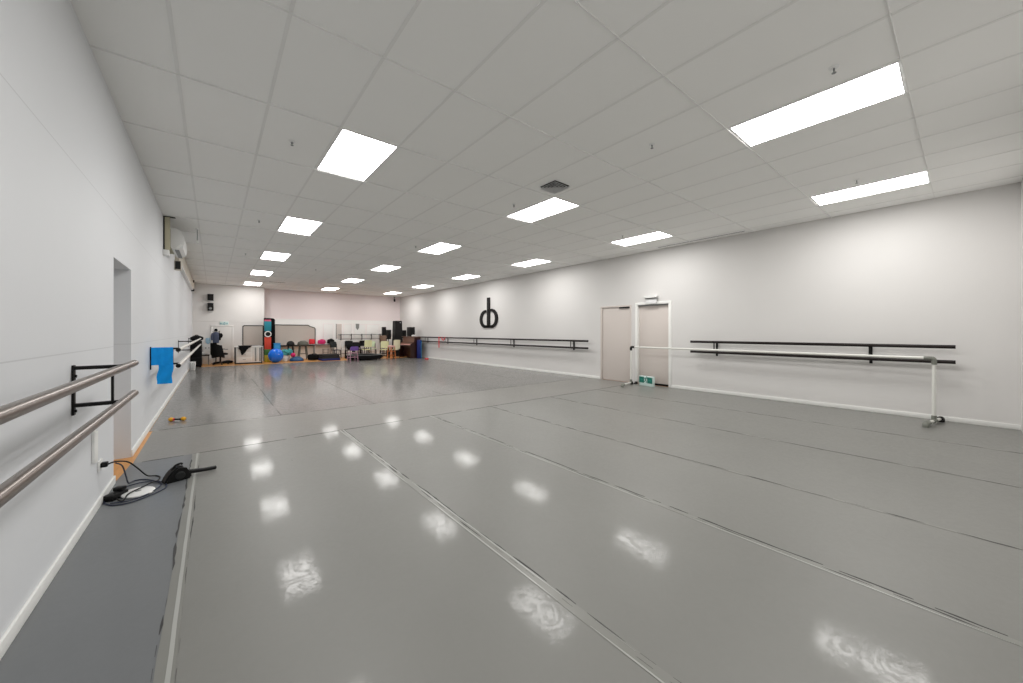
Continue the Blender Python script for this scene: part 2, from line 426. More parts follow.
v = thing('ceiling_vent', 'small square black louvred vent in the ceiling beside the middle row of lights', 'vent', (3.735, 3.595, H))
fr = MB(); a = .165
for (x0, x1, y0, y1) in ((-a, a, -a, -a+.015), (-a, a, a-.015, a), (-a, -a+.015, -a+.015, a-.015), (a-.015, a, -a+.015, a-.015)): fr.box(x0, x1, y0, y1, -.006, -.001, .002)
fr.build('frame', M['frame_l'], v)
MB().box(-a+.015, a-.015, -a+.015, a-.015, -.003, -.001).build('backing', M['blackp'], v)
for h1 in (.15, .115, .08, .045):
    lv = MB(); h0 = h1-.03
    ro = [lv.bm.verts.new((sx*h1, sy*h1, -.034)) for sx, sy in ((-1, -1), (1, -1), (1, 1), (-1, 1))]
    ri = [lv.bm.verts.new((sx*h0, sy*h0, -.004)) for sx, sy in ((-1, -1), (1, -1), (1, 1), (-1, 1))]
    fs = [lv.bm.faces.new((ro[q], ro[(q+1) % 4], ri[(q+1) % 4], ri[q])) for q in range(4)]
    bmesh.ops.solidify(lv.bm, geom=fs, thickness=.0015); lv.build('louvre', M['frame_l'], v)
for x, y, nm in ((2.6, 15.2, 'narrow dark slot vent far off in the ceiling between the left and middle lights'),):
    v = thing('slot_vent', nm, 'vent', (x-.55, y+2.6, H))
    MB().box(-.3, .3, -.05, .05, -.006, -.001, .002).build('frame', M['grid'], v)
    for s in (-.018, .018): MB().box(-.28, .28, s-.008, s+.008, -.009, -.006).build('slot', M['char'], v)
v = thing('linear_vent', 'long thin dark slot vent in the ceiling along the right wall', 'vent', (8.37, 3.66, H))
MB().box(-.05, .05, -.95, .95, -.006, -.001, .002).build('frame', M['frame_l'], v)
MB().box(.008, .028, -.93, .93, -.008, -.006).build('slot', M['blackm'], v)

def make_sprinkler():
    t = thing('fire_sprinkler', '', 'sprinkler', group='sprinkler heads in the ceiling')
    MB().lathe([(.032, 0), (.03, -.006), (.012, -.009)], (0, 0, -.001)).build('escutcheon', M['frame_l'], t)
    b = MB(); b.cyl((0, 0, -.008), (0, 0, -.03), .006); b.bar((-.012, 0, -.012), (-.004, 0, -.045), .004); b.bar((.012, 0, -.012), (.004, 0, -.045), .004)
    b.build('body', M['grey'], t)
    MB().cyl((0, 0, -.045), (0, 0, -.048), .015, n=12).build('deflector', M['grey'], t)
    return t
sp = make_sprinkler()
spots = [(.657, 4.548, 'just left of the largest left-row light'), (3.741, .601, 'beside the nearest middle-row light, upper right of the view'),
         (3.727, 2.114, 'between the nearest two middle-row lights'), (3.75, 4.516, 'just left of the second middle-row light'),
         (.649, 8.141, 'just left of the second visible left-row light'), (6.75, .85, 'beside the nearest light of the right row'),
         (6.75, 4.5, 'beside the second light of the right row'), (3.75, 8.2, 'just left of the third middle-row light'),
         (.65, 11.8, 'just left of the third visible left-row light'), (2.6, 13.3, 'far off between the left and middle rows of lights')]
for i, (x, y, s) in enumerate(spots):
    lab = 'tiny ceiling sprinkler ' + s
    if i == 0: sp.location = (x, y, H); sp['label'] = lab
    else: dup(sp, (x, y, H), lab)

# ------------------------------------------------------------------ left wall fittings
def rail(mb, x, z, y0, y1, r): return mb.cyl((x, y0, z), (x, y1, z), r, n=24)
def wall_bracket(t, y, xw, xr, ztop, zbot, zr, sgn, bw=.035, name='bracket', th=.022, lk=.05):
    """flat-bar barre bracket: wall plate, two arms and a link; sgn=+1 reaches into +x"""
    m = MB(); e = .001*sgn
    def bx(xa, xb, *r): m.box(min(xa, xb), max(xa, xb), *r)
    bx(xw+e, xw+.012*sgn, y-bw/2, y+bw/2, zbot, ztop, .002)
    for z in zr:
        bx(xw+.01*sgn, xr, y-bw/2, y+bw/2, z-th/2, z+th/2, .002)
    bx(xr-lk*sgn, xr-(lk-.012)*sgn, y-.012, y+.012, zr[1], zr[0], .002)
    return m.build(name, M['blackm'], t)
b = thing('ballet_barre', 'double steel barre on the left wall nearest the camera with black bracket', 'ballet barre', (XL, 2., 0))
def local(o): o.location = (-XL, -2., 0)
for z, nm in ((1.107, 'upper'), (.873, 'lower')):
    m = MB(); rail(m, -.48, z, -.5, 4.08, .0245); o = m.build('rail', M['steel'], b); local(o)
o = wall_bracket(b, 3.53, XL, -.472, 1.14, .825, (1.122, .885), 1, .04); local(o)
o = wall_bracket(b, 1.2, XL, -.472, 1.14, .825, (1.122, .885), 1, .04); local(o)
for y in (3.53, 1.2):
    for z in (1.07, 1.0, .85):
        o = MB().cyl((XL+.012, y, z), (XL+.02, y, z), .009, n=10).build('bolt', M['blackm'], b); local(o)

b = thing('ballet_barre', 'pale double barre on the left wall beyond the opening, blue towel hung on its end', 'ballet barre', (XL, 12, 0))
for z in (1.10, .88):
    m = MB(); rail(m, -.38, z, 6.86, 18.15, .024); o = m.build('rail', M['steel_w'], b); o.location = (-XL, -12, 0)
    c = MB(); c.cyl((-.38, 6.845, z), (-.38, 6.93, z), .027).build('end_cap', M['blackp'], b).location = (-XL, -12, 0)
for y in (7.17, 12.4, 17.2):
    o = wall_bracket(b, y, XL, -.375, 1.14, .82, (1.112, .893), 1, .045, th=.024, lk=.085); o.location = (-XL, -12, 0)
# towel: wrapped over the bracket with a longer tail hanging below
def towel():
    gx = []
    y = 7.125
    for i in range(15):
        x = -.675+.225*i/14
        gx.append([Vector((x, y-.006*math.sin(i*1.3)-.004*math.sin(i*.7+j), 1.128-.245*j/8)) for j in range(9)])
    m = MB(); m.sheet(gx, .008)
    m.box(-.675, -.45, 7.122, 7.215, 1.122, 1.13, .003)
    g2 = []
    for i in range(9):
        x = -.60+.155*i/8
        g2.append([Vector((x-.02*j/8+.006*math.sin(j), 7.118-.006*math.sin(i*1.1+j*.5),   .885-.27*j/8)) for j in range(9)])
    m.sheet(g2, .01); return m
tag(towel().build('towel', M['blue']), 'bright blue towel hanging over the barre bracket on the left wall', 'towel')

# power outlet, plug cable, cord cover
o = thing('power_outlet', 'white wall outlet low on the left wall with a black plug in it', 'power outlet', (XL, 4.22, .315))
MB().box(.0005, .012, -.06, .06, -.04, .04, .004).build('plate', M['white'], o)
MB().box(.012, .05, -.03, .02, -.018, .018, .006).build('plug', M['blackp'], o)
m = MB(); m.box(XL+.0005, XL+.018, 3.99, 4.04, .39, .63, .004); m.box(XL+.0005, XL+.012, 4.06, 4.13, .37, .6, .003)
tag(m.build('cable_cover', M['trim']), 'flat white cable cover on the left wall above the outlet', 'cable cover')

# things on the floor below it
m = thing('power_board', 'black power board lying by the left baseboard among coiled cables', 'power board', (-.618, 4.33, 0), -.5)
MB().box(-.04, .04, -.075, .075, 0, .045, .008).build('body', M['blackp'], m)
for k in (-.045, 0, .045): MB().lathe([(.014, 0), (.014, .002)], (0, k, .0445), 12).build('socket', M['char'], m)
MB().box(-.035, .03, .02, .07, .045, .075, .006).build('adapter', M['blackp'], m)
p = thing('router', 'flat white oval wireless box lying inside the cable loop on the floor', 'router', (-.486, 4.33, 0), .25)
MB().lathe([(.09, .002), (.1, .006), (.1, .014), (.092, .02), (.03, .023)], (0, 0, 0), 36, 1.02, 1.15).build('casing', M['white'], p)
MB().lathe([(.02, 0), (.018, .002)], (0, 0, .0225), 16).build('badge', M['grey'], p)
m = MB()
m.tube([(-.64, 4.21, .315), (-.6, 4.23, .32), (-.55, 4.36, .27), (-.51, 4.52, .16), (-.47, 4.68, .04), (-.42, 4.74, .007), (-.385, 4.68, .007), (-.39, 4.58, .007), (-.42, 4.47, .03), (-.47, 4.37, .034), (-.535, 4.28, .03), (-.555, 4.2, .008), (-.58, 4.22, .008), (-.6, 4.25, .02)], .0055)
tag(m.build('cord', M['blackp']), 'black power cord drooping from the outlet down to the floor', 'cord')
m = MB()
m.tube([(-.6, 4.225, .31), (-.575, 4.3, .26), (-.57, 4.42, .14), (-.575, 4.58, .03), (-.56, 4.70, .006), (-.5, 4.70, .006), (-.42, 4.6, .006), (-.335, 4.46, .006), (-.32, 4.33, .006), (-.37, 4.24, .006), (-.45, 4.16, .006), (-.53, 4.12, .006), (-.61, 4.15, .006), (-.665, 4.24, .006), (-.668, 4.3, .012)], .0048)
tag(m.build('cord', M['cable_b']), 'dark blue flex drooping from the outlet and looped wide around the white box', 'cord')
m = MB()
m.tube([(-.662, 4.36, .02), (-.64, 4.46, .008), (-.585, 4.56, .008), (-.5, 4.6, .008), (-.42, 4.56, .008), (-.365, 4.48, .008), (-.36, 4.38, .012), (-.395, 4.28, .012), (-.46, 4.2, .008), (-.55, 4.165, .008), (-.625, 4.2, .008)], .0045)
tag(m.build('cord', M['cable_b']), 'dark blue flex in a tight oval close around the white box', 'cord')
# black hand blower with a long tube
t = thing('hand_blower', 'black hand-held blower with long tube lying on the grey floor', 'blower', (-.25, 4.5, 0), math.radians(20))
bd = MB(); bd.poly([(-.11, .0), (.085, 0), (.085, .04), (.07, .08), (.035, .1), (.03, .125), (-.01, .13), (-.05, .105), (-.085, .06)], 'y', -.05, .05)
bmesh.ops.bevel(bd.bm, geom=bd.bm.edges[:], offset=.012, segments=3, affect='EDGES')
bd.build('body', M['blackp'], t)
MB().tube([(-.045, 0, .1), (-.02, 0, .135), (.015, 0, .145), (.03, 0, .135)], .009).build('handle', M['blackp'], t)
vc = MB(); vc.cyl((0, -.051, .05), (0, -.062, .05), .036, .03)
for k in range(5): vc.bar((-.02+.01*k, -.063, .025), (-.02+.01*k, -.063, .075), .004)
vc.build('vent_cap', M['char'], t)
MB().tube([(.06, 0, .05), (.13, 0, .042), (.19, .0, .032), (.285, .005, .022)], [.022, .02, .018, .018]).build('tube', M['blackp'], t)
# yellow dumbbell-like roller
t = thing('hand_weight', 'little yellow and black hand weight lying on the floor near the left wall', 'hand weight', (-.425, 7.48, 0), math.radians(-20))
MB().cyl((-.05, 0, .026), (.05, 0, .026), .011).build('grip', M['blackp'], t)
for s in (-1, 1):
    MB().ball((s*.075, 0, .03), .034, .03, .03).build('end_knob', M['yell'], t)
    MB().cyl((s*.034, 0, .026), (s*.05, 0, .026), .02).build('collar', M['redc'] if s < 0 else M['char'], t)

# air conditioner, boards and trunk high on the left wall
t = thing('air_conditioner', 'white wall air conditioner high on the left wall, seen end on', 'air conditioner', (XL, 9.05, 2.86))
prof = [(.085, .05), (.1, .01), (.18, 0), (.25, .05), (.27, .14), (.26, .27), (.22, .36), (.15, .39), (.085, .39)]
b_ = MB(); b_.poly(prof, 'y', 0, 1.0); b_.build('casing', M['white'], t)
MB().bar((.165, -.006, .02), (.235, -.006, .1), .03, .012).build('end_flap', M['trim'], t)
MB().bar((.17, .02, -.002), (.17, .98, -.002), .06, .008).build('louvre', M['grey'], t)
MB().box(.001, .083, .0, .96, .06, .37, .004).build('mounting_plate', M['khaki'], t)
t = thing('backing_board', 'khaki upright board behind the air conditioner, running up to the ceiling', 'board', (XL, 8.9, 2.815))
MB().box(.001, .09, -.02, .02, .0, .58, .004).build('plank', M['khaki'], t)
MB().box(.001, .022, -.024, -.02, .0, .58, .001).build('dark_edge', M['char'], t)
MB().box(.001, .16, -.02, .02, .58, .592, .002).build('top_bracket', M['char'], t)
t = thing('junction_box', 'small white box on the left wall under the khaki board', 'box', (XL, 8.9, 2.705))
MB().box(.001, .08, -.05, .05, 0, .105, .006).build('casing', M['white'], t); MB().box(.005, .075, -.053, -.05, .01, .095, .001).build('cover', M['trim'], t)
t = thing('duct', 'long beige duct cover along the top of the left wall to the far corner', 'duct', (XL, 15.8, 3.0))
MB().box(.001, .075, -4.4, 4.45, 0, .408, .006).build('trunking', M['beige'], t)
MB().box(.001, .085, -4.4, 4.45, -.018, 0, .003).build('bottom_trim', M['trim'], t)
for z in (.28, -.06): MB().box(.02, .11, 3.0, 3.12, z, z+.09, .004).build('clamp', M['blackm'], t)
t = thing('wall_speaker', 'small grey box speaker on the left wall just before the beige duct', 'speaker', (XL, 11.3, 2.77))
MB().box(.001, .12, -.06, .1, 0, .21, .006).build('casing', M['beige'], t); MB().box(.014, .108, -.065, -.06, .015, .195, .002).build('grille', M['char'], t)
t = thing('ceiling_sensor', 'little sensor hanging from the ceiling by the air conditioner', 'sensor', (-.25, 9.6, H))
MB().cyl((0, 0, -.001), (0, 0, -.24), .006).build('drop_rod', M['grey'], t); MB().cyl((0, 0, -.001), (0, 0, -.02), .03).build('rose', M['frame_l'], t)
MB().lathe([(.01, -.3), (.024, -.29), (.024, -.25), (.012, -.235)]).build('head', M['white'], t)

# ------------------------------------------------------------------ right wall fittings
def long_barre(label, y0, y1, z0, z1, brackets, r, bw):
    t = thing('ballet_barre', label, 'ballet barre', (XR, (y0+y1)/2, 0)); yc = (y0+y1)/2
    for z in (z0, z1):
        o = rail(MB(), XR-.16, z, y0, y1, r).build('rail', M['brownbl'], t); o.location = (-XR, -yc, 0)
    for y in brackets:
        o = wall_bracket(t, y, XR, XR-.17, z0+.015, z1-.085, (z0, z1), -1, bw, lk=.02); o.location = (-XR, -yc, 0)
    return t
long_barre('dark double barre on the right wall nearer the camera, right of the doors', .0, 3.84, 1.13, .905, (3.339, .907), .027, .04)
long_barre('dark double barre on the far stretch of the right wall under the black logo', 6.79, 18.2, 1.085, .875, (17.33, 15.25, 12.8, 10.35, 7.457), .029, .06)
# ribbon on it and bits of red
m = MB(); m.sheet([[Vector((8.4+.012*math.sin(i), 15.72+.03*i, z)) for z in (1.11, 1.0, .9, .75, .6)] for i in range(4)], .006)
m.box(8.4, 8.5, 15.72, 15.81, 1.109, 1.117, .002)
tag(m.build('ribbon', M['redc']), 'red ribbon hanging from the far barre on the right wall', 'ribbon')
m = MB(); m.tube([(8.44, 15.2, 1.11), (8.41, 15.25, 1.03), (8.415, 15.36, .96), (8.41, 15.5, 1.05), (8.44, 15.5, 1.115)], .022)
tag(m.build('strap', M['redc']), 'short red strap looped on the far barre beside the ribbon', 'strap')
t = thing('floor_toy', 'small red and white ring lying on the floor near the far right corner', 'toy', (8.12, 16.5, 0))
m = MB(); n = 14
m.tube([(.07*math.cos(2*PI*k/n), .07*math.sin(2*PI*k/n), .03) for k in range(n+1)], .03, 8, 3); m.build('ring', M['redc'], t)
MB().lathe([(.04, .0), (.045, .03), (.0, .08)], (0, 0, 0), 14).build('hub', M['white'], t)

# black two-letter logo
def fx(p): return (11.93-(p.x-296)/15.18/14.4, 1.35+(332-(290+p.y/15.18))/24.7)
lg = MB(); xa, xb = XR-.045, XR-.002
lg.stroke([(296, 118), (296, 560)], 41, 'x', xa, xb, fx)
lg.stroke([(258, 321), (238, 324), (216, 338), (197, 366), (184, 405), (179, 445), (184, 485), (197, 520), (215, 543), (240, 555)], 38, 'x', xa, xb, fx)
lg.stroke([(300, 311), (345, 309), (372, 324), (395, 354), (409, 395), (413, 440), (407, 485), (392, 520), (372, 543), (348, 555)], 38, 'x', xa, xb, fx)
lg.stroke([(225, 555), (366, 555)], 40, 'x', xa, xb, fx)
tag(lg.build('wall_logo', M['blackp']), 'large black db letter logo on the right wall above the far barre', 'logo')

# unlit exit box above the door
t = thing('exit_light', 'unlit exit light box on the right wall above the second door', 'exit light', (XR, 4.87, 2.165))
MB().box(-.11, -.001, -.17, .17, .04, .1, .008).build('housing', M['white'], t)
MB().box(-.1, -.02, -.15, .15, .03, .04, .002).build('slot', M['char'], t)
MB().box(-.065, -.055, -.15, .15, -.1, .03, .002).build('blade', M['frame_l'], t)
# green exit sign box standing on the floor
def runner(mb, s, ox, oz, axis, a, b, flip=1):
    """running man pictogram drawn with pen strokes"""
    f = lambda p: (ox+flip*p.x*s, oz+p.y*s)
    for pts, w in (([(-.02, .12), (.1, .42)], .17), ([(.1, .42), (.3, .34), (.38, .2)], .085), ([(.1, .42), (-.12, .4), (-.22, .25)], .085),
                   ([(-.02, .12), (.16, -.08), (.1, -.34)], .11), ([(-.02, .12), (-.14, -.12), (-.38, -.16)], .11)):
        mb.stroke(pts, w, axis, a, b, f)
    mb.poly([f(Vector((.18+.1*math.cos(2*PI*k/12), .58+.1*math.sin(2*PI*k/12)))) for k in range(12)], axis, a, b)
def arrow(mb, s, ox, oz, axis, a, b, d):
    f = lambda x, y: (ox+d*x*s, oz+y*s)
    mb.poly([f(-.4, -.09), (f(.05, -.09)), f(.05, -.3), f(.45, 0), f(.05, .3), f(.05, .09), f(-.4, .09)], axis, a, b)
t = thing('exit_sign', 'green exit sign box standing on the floor against the second door', 'exit sign', (8.38, 4.9, 0), math.radians(-10))
MB().box(-.03, .05, -.21, .21, 0, .245, .008).build('casing', M['exitp'], t)
for ya, yb_ in ((-.2, -.045), (.05, .2)): MB().box(-.033, -.03, ya, yb_, .075, .225).build('green_panel', M['exitg'], t)
p = MB(); runner(p, .16, .003, .135, 'x', -.0335, -.03, -1); p.build('pictogram', M['exitg'], t)
ea = mat('exit_arrow', (40, 140, 126), .5)
for oy, d in ((-.122, -1), (.125, 1)):
    p = MB(); arrow(p, .1, oy, .15, 'x', -.0345, -.033, d); p.build('arrow', ea, t)
tag(MB().poly([(-.05, 0), (.05, 0), (.05, .055), (.03, .06), (-.05, .01)], 'y', -.03, .03).build('doorstop', M['blackp']), 'black rubber wedge doorstop on the floor beside the green exit sign', 'doorstop').location = (8.5, 5.28, 0)

# portable pipe barre
t = thing('portable_barre', 'free-standing white pipe barre with grey elbows in front of right wall', 'ballet barre', (8.15, 2.8, 0))
y0, y1, zb, r = -2.6, 2.5, .965, .021
xa, xb = .0, .17
MB().cyl((xa, y0+.05, zb), (xb, y1-.05, zb), r, n=20).build('rail', M['pipe'], t)
for y, xx, m2, s, ang, fa, fb in ((y0, xa, M['fit'], 1, -.2, -.3, .26), (y1, xb, M['blackm'], -1, .22, -.56, .0)):
    c_, s_ = math.cos(ang), math.sin(ang)
    def fp(d, z): return (xx+d*c_, y+d*s_, z)
    MB().cyl((xx, y, .1), (xx, y, zb-.06), r, n=20).build('post', M['pipe'], t)
    MB().tube([(xx, y, zb-.09), (xx, y, zb-.03), (xx, y+.01*s, zb-.008), (xx, y+.03*s, zb), (xx, y+.1*s, zb)], .029, 14).build('elbow', m2, t)
    MB().cyl(fp(fa, .05), fp(fb+.02, .05), r, n=20).build('foot_pipe', M['pipe'], t)
    MB().cyl(fp(-.06, .05), fp(.06, .05), .03).cyl((xx, y, .05), (xx, y, .13), .029).build('tee', M['fit'], t)
    MB().tube([fp(fa+.06, .05), fp(fa-.01, .05), fp(fa-.035, .035), fp(fa-.04, .0)], [.034, .036, .036, .034], 14).build('end_foot', M['fit'], t)
    MB().tube([fp(fb-.02, .05), fp(fb+.04, .05), fp(fb+.06, .035), fp(fb+.065, .0)], [.034, .036, .036, .034], 14).build('end_foot', M['blackm'], t)

# ------------------------------------------------------------------ end of the room: fixed things
t = thing('exit_sign', 'small pale exit sign with running figure above the low white end-wall door', 'exit sign', (.36, YN, 1.72))
MB().box(-.15, .15, -.03, -.001, -.075, .085, .005).build('casing', M['exitp'], t)
p = MB(); runner(p, .13, -.005, -.02, 'y', -.033, -.03); arrow(p, .1, .09, .005, 'y', -.033, -.03, 1); arrow(p, .1, -.1, .005, 'y', -.033, -.03, -1); p.build('pictogram', M['exitb'], t)
for z, s, lab in ((2.7, .27, 'black wall speaker high on the near end wall, upper of the pair'), (2.26, .33, 'black wall speaker on the near end wall, lower one with a pale cone')):
    t = thing('wall_speaker', lab, 'speaker', (-.1, YN, z), 0, 'pair of black wall speakers')
    MB().box(-.1, .1, -.17, -.03, 0, s, .008).build('cabinet', M['blackp'], t)
    MB().box(-.03, .03, -.03, -.001, s/2-.05, s/2+.05, .004).build('bracket', M['blackm'], t)
    MB().box(-.085, .085, -.175, -.17, .015, s-.015, .002).build('grille', M['grille'], t)
    if s > .3: MB().lathe([(.05, 0), (.045, .01), (.015, .004)], (0, 0, 0), 18).build('cone', M['grey'], t).matrix_basis = Matrix.Translation((0, -.176, .1)) @ Matrix.Rotation(PI/2, 4, 'X')
def pinboard(label, x0, x1, z0, z1, y, cut):
    t = thing('pinboard', label, 'board', ((x0+x1)/2, y, z0)); a = (x1-x0)/2; hh = z1-z0
    o_ = [(-a, 0), (a, 0)]
    if cut: o_ += [(a, hh-.17), (a-.03, hh-.13), (a-.22, hh-.07), (a-.33, hh-.0), (-a, hh)]
    else: o_ += [(a, hh), (a-.02, hh), (a-.1, hh-.0), (-a+.05, hh), (-a, hh-.04)]
    MB().poly(o_, 'y', -.02, -.002).build('panel', M['board'], t)
    f = MB()
    for i in range(len(o_)):
        p, q = o_[i], o_[(i+1) % len(o_)]
        if i == 0: f.bar((p[0], -.02, p[1]), (q[0], -.02, q[1]), .055, .04)
        else: f.bar((p[0], -.02, p[1]), (q[0], -.02, q[1]), .035, .03)
    f.build('frame', M['char'], t); return t
pinboard('grey pinboard in dark frame on the near end wall above the white sideboard', 1.02, 1.77, .72, 1.64, YN, False)
pinboard('wide grey board with sloped corner on the recessed end wall behind the stools', 2.3, 4.06, .66, 1.7, YB-.013, True)
# glossy white panels on the recessed wall
mx = [(4.46, 4.91, 'white', 'glossy white wall panel right of the sloped grey board'), (5.08, 5.34, 'pink', 'narrow pinkish panel with dark left edge on the recessed wall'),
      (5.45, 5.85, 'white', 'glossy white wall panel just left of the grey pennant'), (5.98, 6.57, 'white', 'glossy white wall panel carrying the grey pennant'),
      (6.66, 7.34, 'white', 'rightmost glossy white wall panel, beside the black loudspeakers')]
for i, (a, b_, cc, lab) in enumerate(mx):
    t = thing('wall_panel', lab, 'wall panel', ((a+b_)/2, YB-.012, 1.0), 0, 'glossy panels along the end wall')
    hw = (b_-a)/2
    MB().box(-hw, hw, -.012, -.001, 0, .77, .002).build('sheet', M['gloss'] if cc == 'white' else M['door'], t)
    for k, (x0, x1, z0, z1) in enumerate(((-hw-.02, -hw, -.02, .79), (hw, hw+.02, -.02, .79), (-hw, hw, .77, .79), (-hw, hw, -.02, 0))):
        MB().box(x0, x1, -.018, -.001, z0, z1, .002).build('edge_strip', M['char'] if cc == 'pink' and k == 0 else M['wall_b'], t)
t = thing('ballet_barre', 'thin grey double barre in front of the end-wall panels', 'ballet barre', (6.25, YB, 0))
for z in (1.21, .97): MB().cyl((-1.12, -.18, z), (1.22, -.18, z), .018).build('rail', M['grey'], t)
for x in (-.98, -.45, .1, .62, 1.1):
    m = MB(); m.box(x-.02, x+.02, -.2, -.185, .93, 1.25, .002); m.box(x-.02, x+.02, -.19, -.031, 1.16, 1.18, .002); m.box(x-.02, x+.02, -.19, -.031, .93, .95, .002); m.build('bracket', M['char'], t)
m = MB(); m.poly([(-.09, .33), (.09, .33), (.085, .12), (0, 0), (-.085, .12)], 'y', -.012, 0)
m.box(-.1, .1, -.016, .002, .325, .345, .003)
o = tag(m.build('pennant', M['grey']), 'small grey pointed pennant hanging on an end-wall panel', 'pennant'); o.location = (6.16, YB-.032, 1.46)
t = thing('security_camera', 'small dark security camera in the far right ceiling corner', 'camera', (8.2, 20.85, H))
MB().cyl((0, 0, -.001), (0, 0, -.14), .03).build('stem', M['grey'], t); MB().cyl((0, 0, -.001), (0, 0, -.02), .06).build('base', M['grey'], t)
MB().cyl((.02, .03, -.17), (-.05, -.16, -.26), .05).build('body', M['char'], t); MB().cyl((-.05, -.16, -.26), (-.055, -.175, -.267), .035).build('lens', M['blackp'], t)

def bagthing(name, label, cat, x, y, z, rx, ry, rz, m, seed, strap=True, hm=None):
    t = thing(name, label, cat, (x, y, z))
    MB().ball((0, 0, rz*1.08), rx*.93, ry*.93, rz, .07, seed, 24, .6).build('body', m, t)
    if strap: MB().tube([(-rx*.5, -ry*.3, rz*1.7), (-rx*.25, -ry*.3, rz*2.2), (rx*.25, -ry*.3, rz*2.2), (rx*.5, -ry*.3, rz*1.7)], .012).build('strap', hm or m, t)
    return t
# ------------------------------------------------------------------ left corner clutter
t = thing('waste_bin', 'small white ribbed bin on the floor at the left wall, below the pale barre', 'bin', (-.578, 17.0, 0))
MB().lathe([(.065, 0), (.085, .01), (.1, .3), (.1, .305), (.09, .3), (.08, .02)], (0, 0, 0), 24, .95, .95).build('body', M['white'], t)
for k in range(3): MB().box(-.06+.05*k, -.04+.05*k, -.094, -.086, .03, .27, .002).build('rib', M['grey'], t)
t = thing('equipment_cabinet', 'black equipment cabinet standing in the far left corner under the barre', 'cabinet', (-.5, 18.62, 0))
MB().box(-.17, .15, -.3, .35, .03, 1.0, .01).build('body', M['blackp'], t)
for k in range(3): MB().box(-.15, .13, -.308, -.3, .08+.3*k, .35+.3*k, .004).build('drawer', M['black'], t)
for k in range(4): MB().cyl((-.13+.24*(k % 2), -.25+.5*(k//2), 0), (-.13+.24*(k % 2), -.25+.5*(k//2), .04), .025).build('foot', M['blackm'], t)
t = thing('duffel_bag', 'black sports bag lying on top of the black corner cabinet', 'bag', (-.5, 18.62, 1.002))
MB().ball((0, 0, .1), .2, .3, .11, .06, 3).build('body', M['black'], t)
MB().tube([(-.08, -.22, .12), (-.04, -.2, .22), (.04, -.2, .22), (.08, -.22, .12)], .012).build('handle', M['char'], t)
t = thing('side_table', 'low dark little table by the black corner cabinet with white towel on it', 'table', (-.29, 19.55, 0))
MB().box(-.16, .16, -.16, .16, .37, .42, .008).build('top', M['char'], t)
for sx in (-1, 1):
    for sy in (-1, 1): MB().bar((sx*.13, sy*.13, 0), (sx*.13, sy*.13, .37), .03).build('leg', M['grey'], t)
tag(MB().box(-.13, .05, -.1, .1, 0, .05, .02).box(-.12, .04, -.09, .09, .045, .095, .02).build('folded_towel', M['white']), 'white folded towel on the low dark table', 'towel').location = (-.29, 19.55, .421)
t = thing('water_dispenser', 'white water dispenser with pale blue bottle against the near end wall', 'water dispenser', (-.2, 20.08, 0))
MB().box(-.13, .13, -.13, .15, 0, .84, .015).build('cabinet', M['white'], t)
MB().lathe([(.03, 0), (.04, .03), (.08, .06), (.085, .1), (.08, .13), (.085, .2), (.07, .25), (.03, .26)], (.02, .01, .84), 24).build('bottle', M['bottle'], t)
for s in (-.05, .05): MB().box(s-.015, s+.015, -.17, -.13, .66, .7, .004).build('tap', M['blackp'], t)
t = thing('coat_stand', 'dark coat stand before the low white end-wall door', 'coat stand', (.08, 20.02, 0))
MB().cyl((0, 0, .02), (0, 0, 1.37), .018).build('pole', M['blackm'], t)
MB().lathe([(.16, 0), (.16, .015), (.03, .03)]).build('base', M['blackm'], t)
for k in range(4):
    a = k*PI/2+.4
    MB().tube([(0, 0, 1.3), (.07*math.cos(a), .07*math.sin(a), 1.32), (.11*math.cos(a), .11*math.sin(a), 1.38)], .01).build('hook', M['blackm'], t)
tag(MB().lathe([(.06, -.065), (.065, -.02), (.055, .03), (.02, .055)], (0, 0, 0), 20, .9, 1).build('cap', M['black']), 'black cap on top of the coat stand', 'cap').location = (.08, 20.02, 1.44)
t = thing('jacket', 'slate blue jacket hanging on the coat stand', 'jacket', (.08, 19.85, .9))
b_ = MB(); b_.lathe([(.1, -.02), (.11, .1), (.125, .3), (.11, .4), (.04, .45)], (0, 0, 0), 20, 1., .5); b_.build('body', M['jacket'], t)
for s in (-1, 1): MB().tube([(s*.1, 0, .4), (s*.135, -.01, .28), (s*.13, -.02, .1)], [.04, .036, .03], 12).build('sleeve', M['jacket'] if s < 0 else M['black'], t)
tag(MB().ball((0, 0, 0), .07, .05, .1, .08, 5).tube([(-.03, 0, .07), (-.05, .02, .16), (-.03, .05, .2)], .01).build('shoulder_bag', M['black']), 'little black shoulder bag hanging right of the slate jacket', 'bag').location = (.24, 19.9, 1.2)
# black office chair
t = thing('office_chair', 'black padded office chair below the coat stand, facing right', 'chair', (.22, 19.4, 0), math.radians(-80))
MB().box(-.23, .23, -.23, .22, .4, .48, .035, 3).build('seat', M['black'], t)
b_ = MB(); b_.box(-.2, .2, -.3, -.22, .5, .9, .03, 3); b_.build('backrest', M['black'], t)
MB().tube([(0, -.1, .4), (0, -.28, .4), (0, -.31, .55)], .022).build('back_support', M['blackm'], t)
for s in (-1, 1): MB().tube([(s*.22, -.1, .44), (s*.27, -.08, .55), (s*.27, -.05, .63), (s*.27, .2, .63)], .018).build('armrest', M['blackp'] if s < 0 else M['grey'], t)
MB().cyl((0, 0, .1), (0, 0, .4), .03).build('column', M['blackm'], t)
for k in range(5):
    a = k*2*PI/5
    l = MB().bar((0, 0, .1), (.26*math.cos(a), .26*math.sin(a), .075), .04).build('leg', M['blackp'], t)
    MB().ball((.26*math.cos(a), .26*math.sin(a), .031), .03).build('castor', M['blackp'], l)
m = MB(); g_ = []
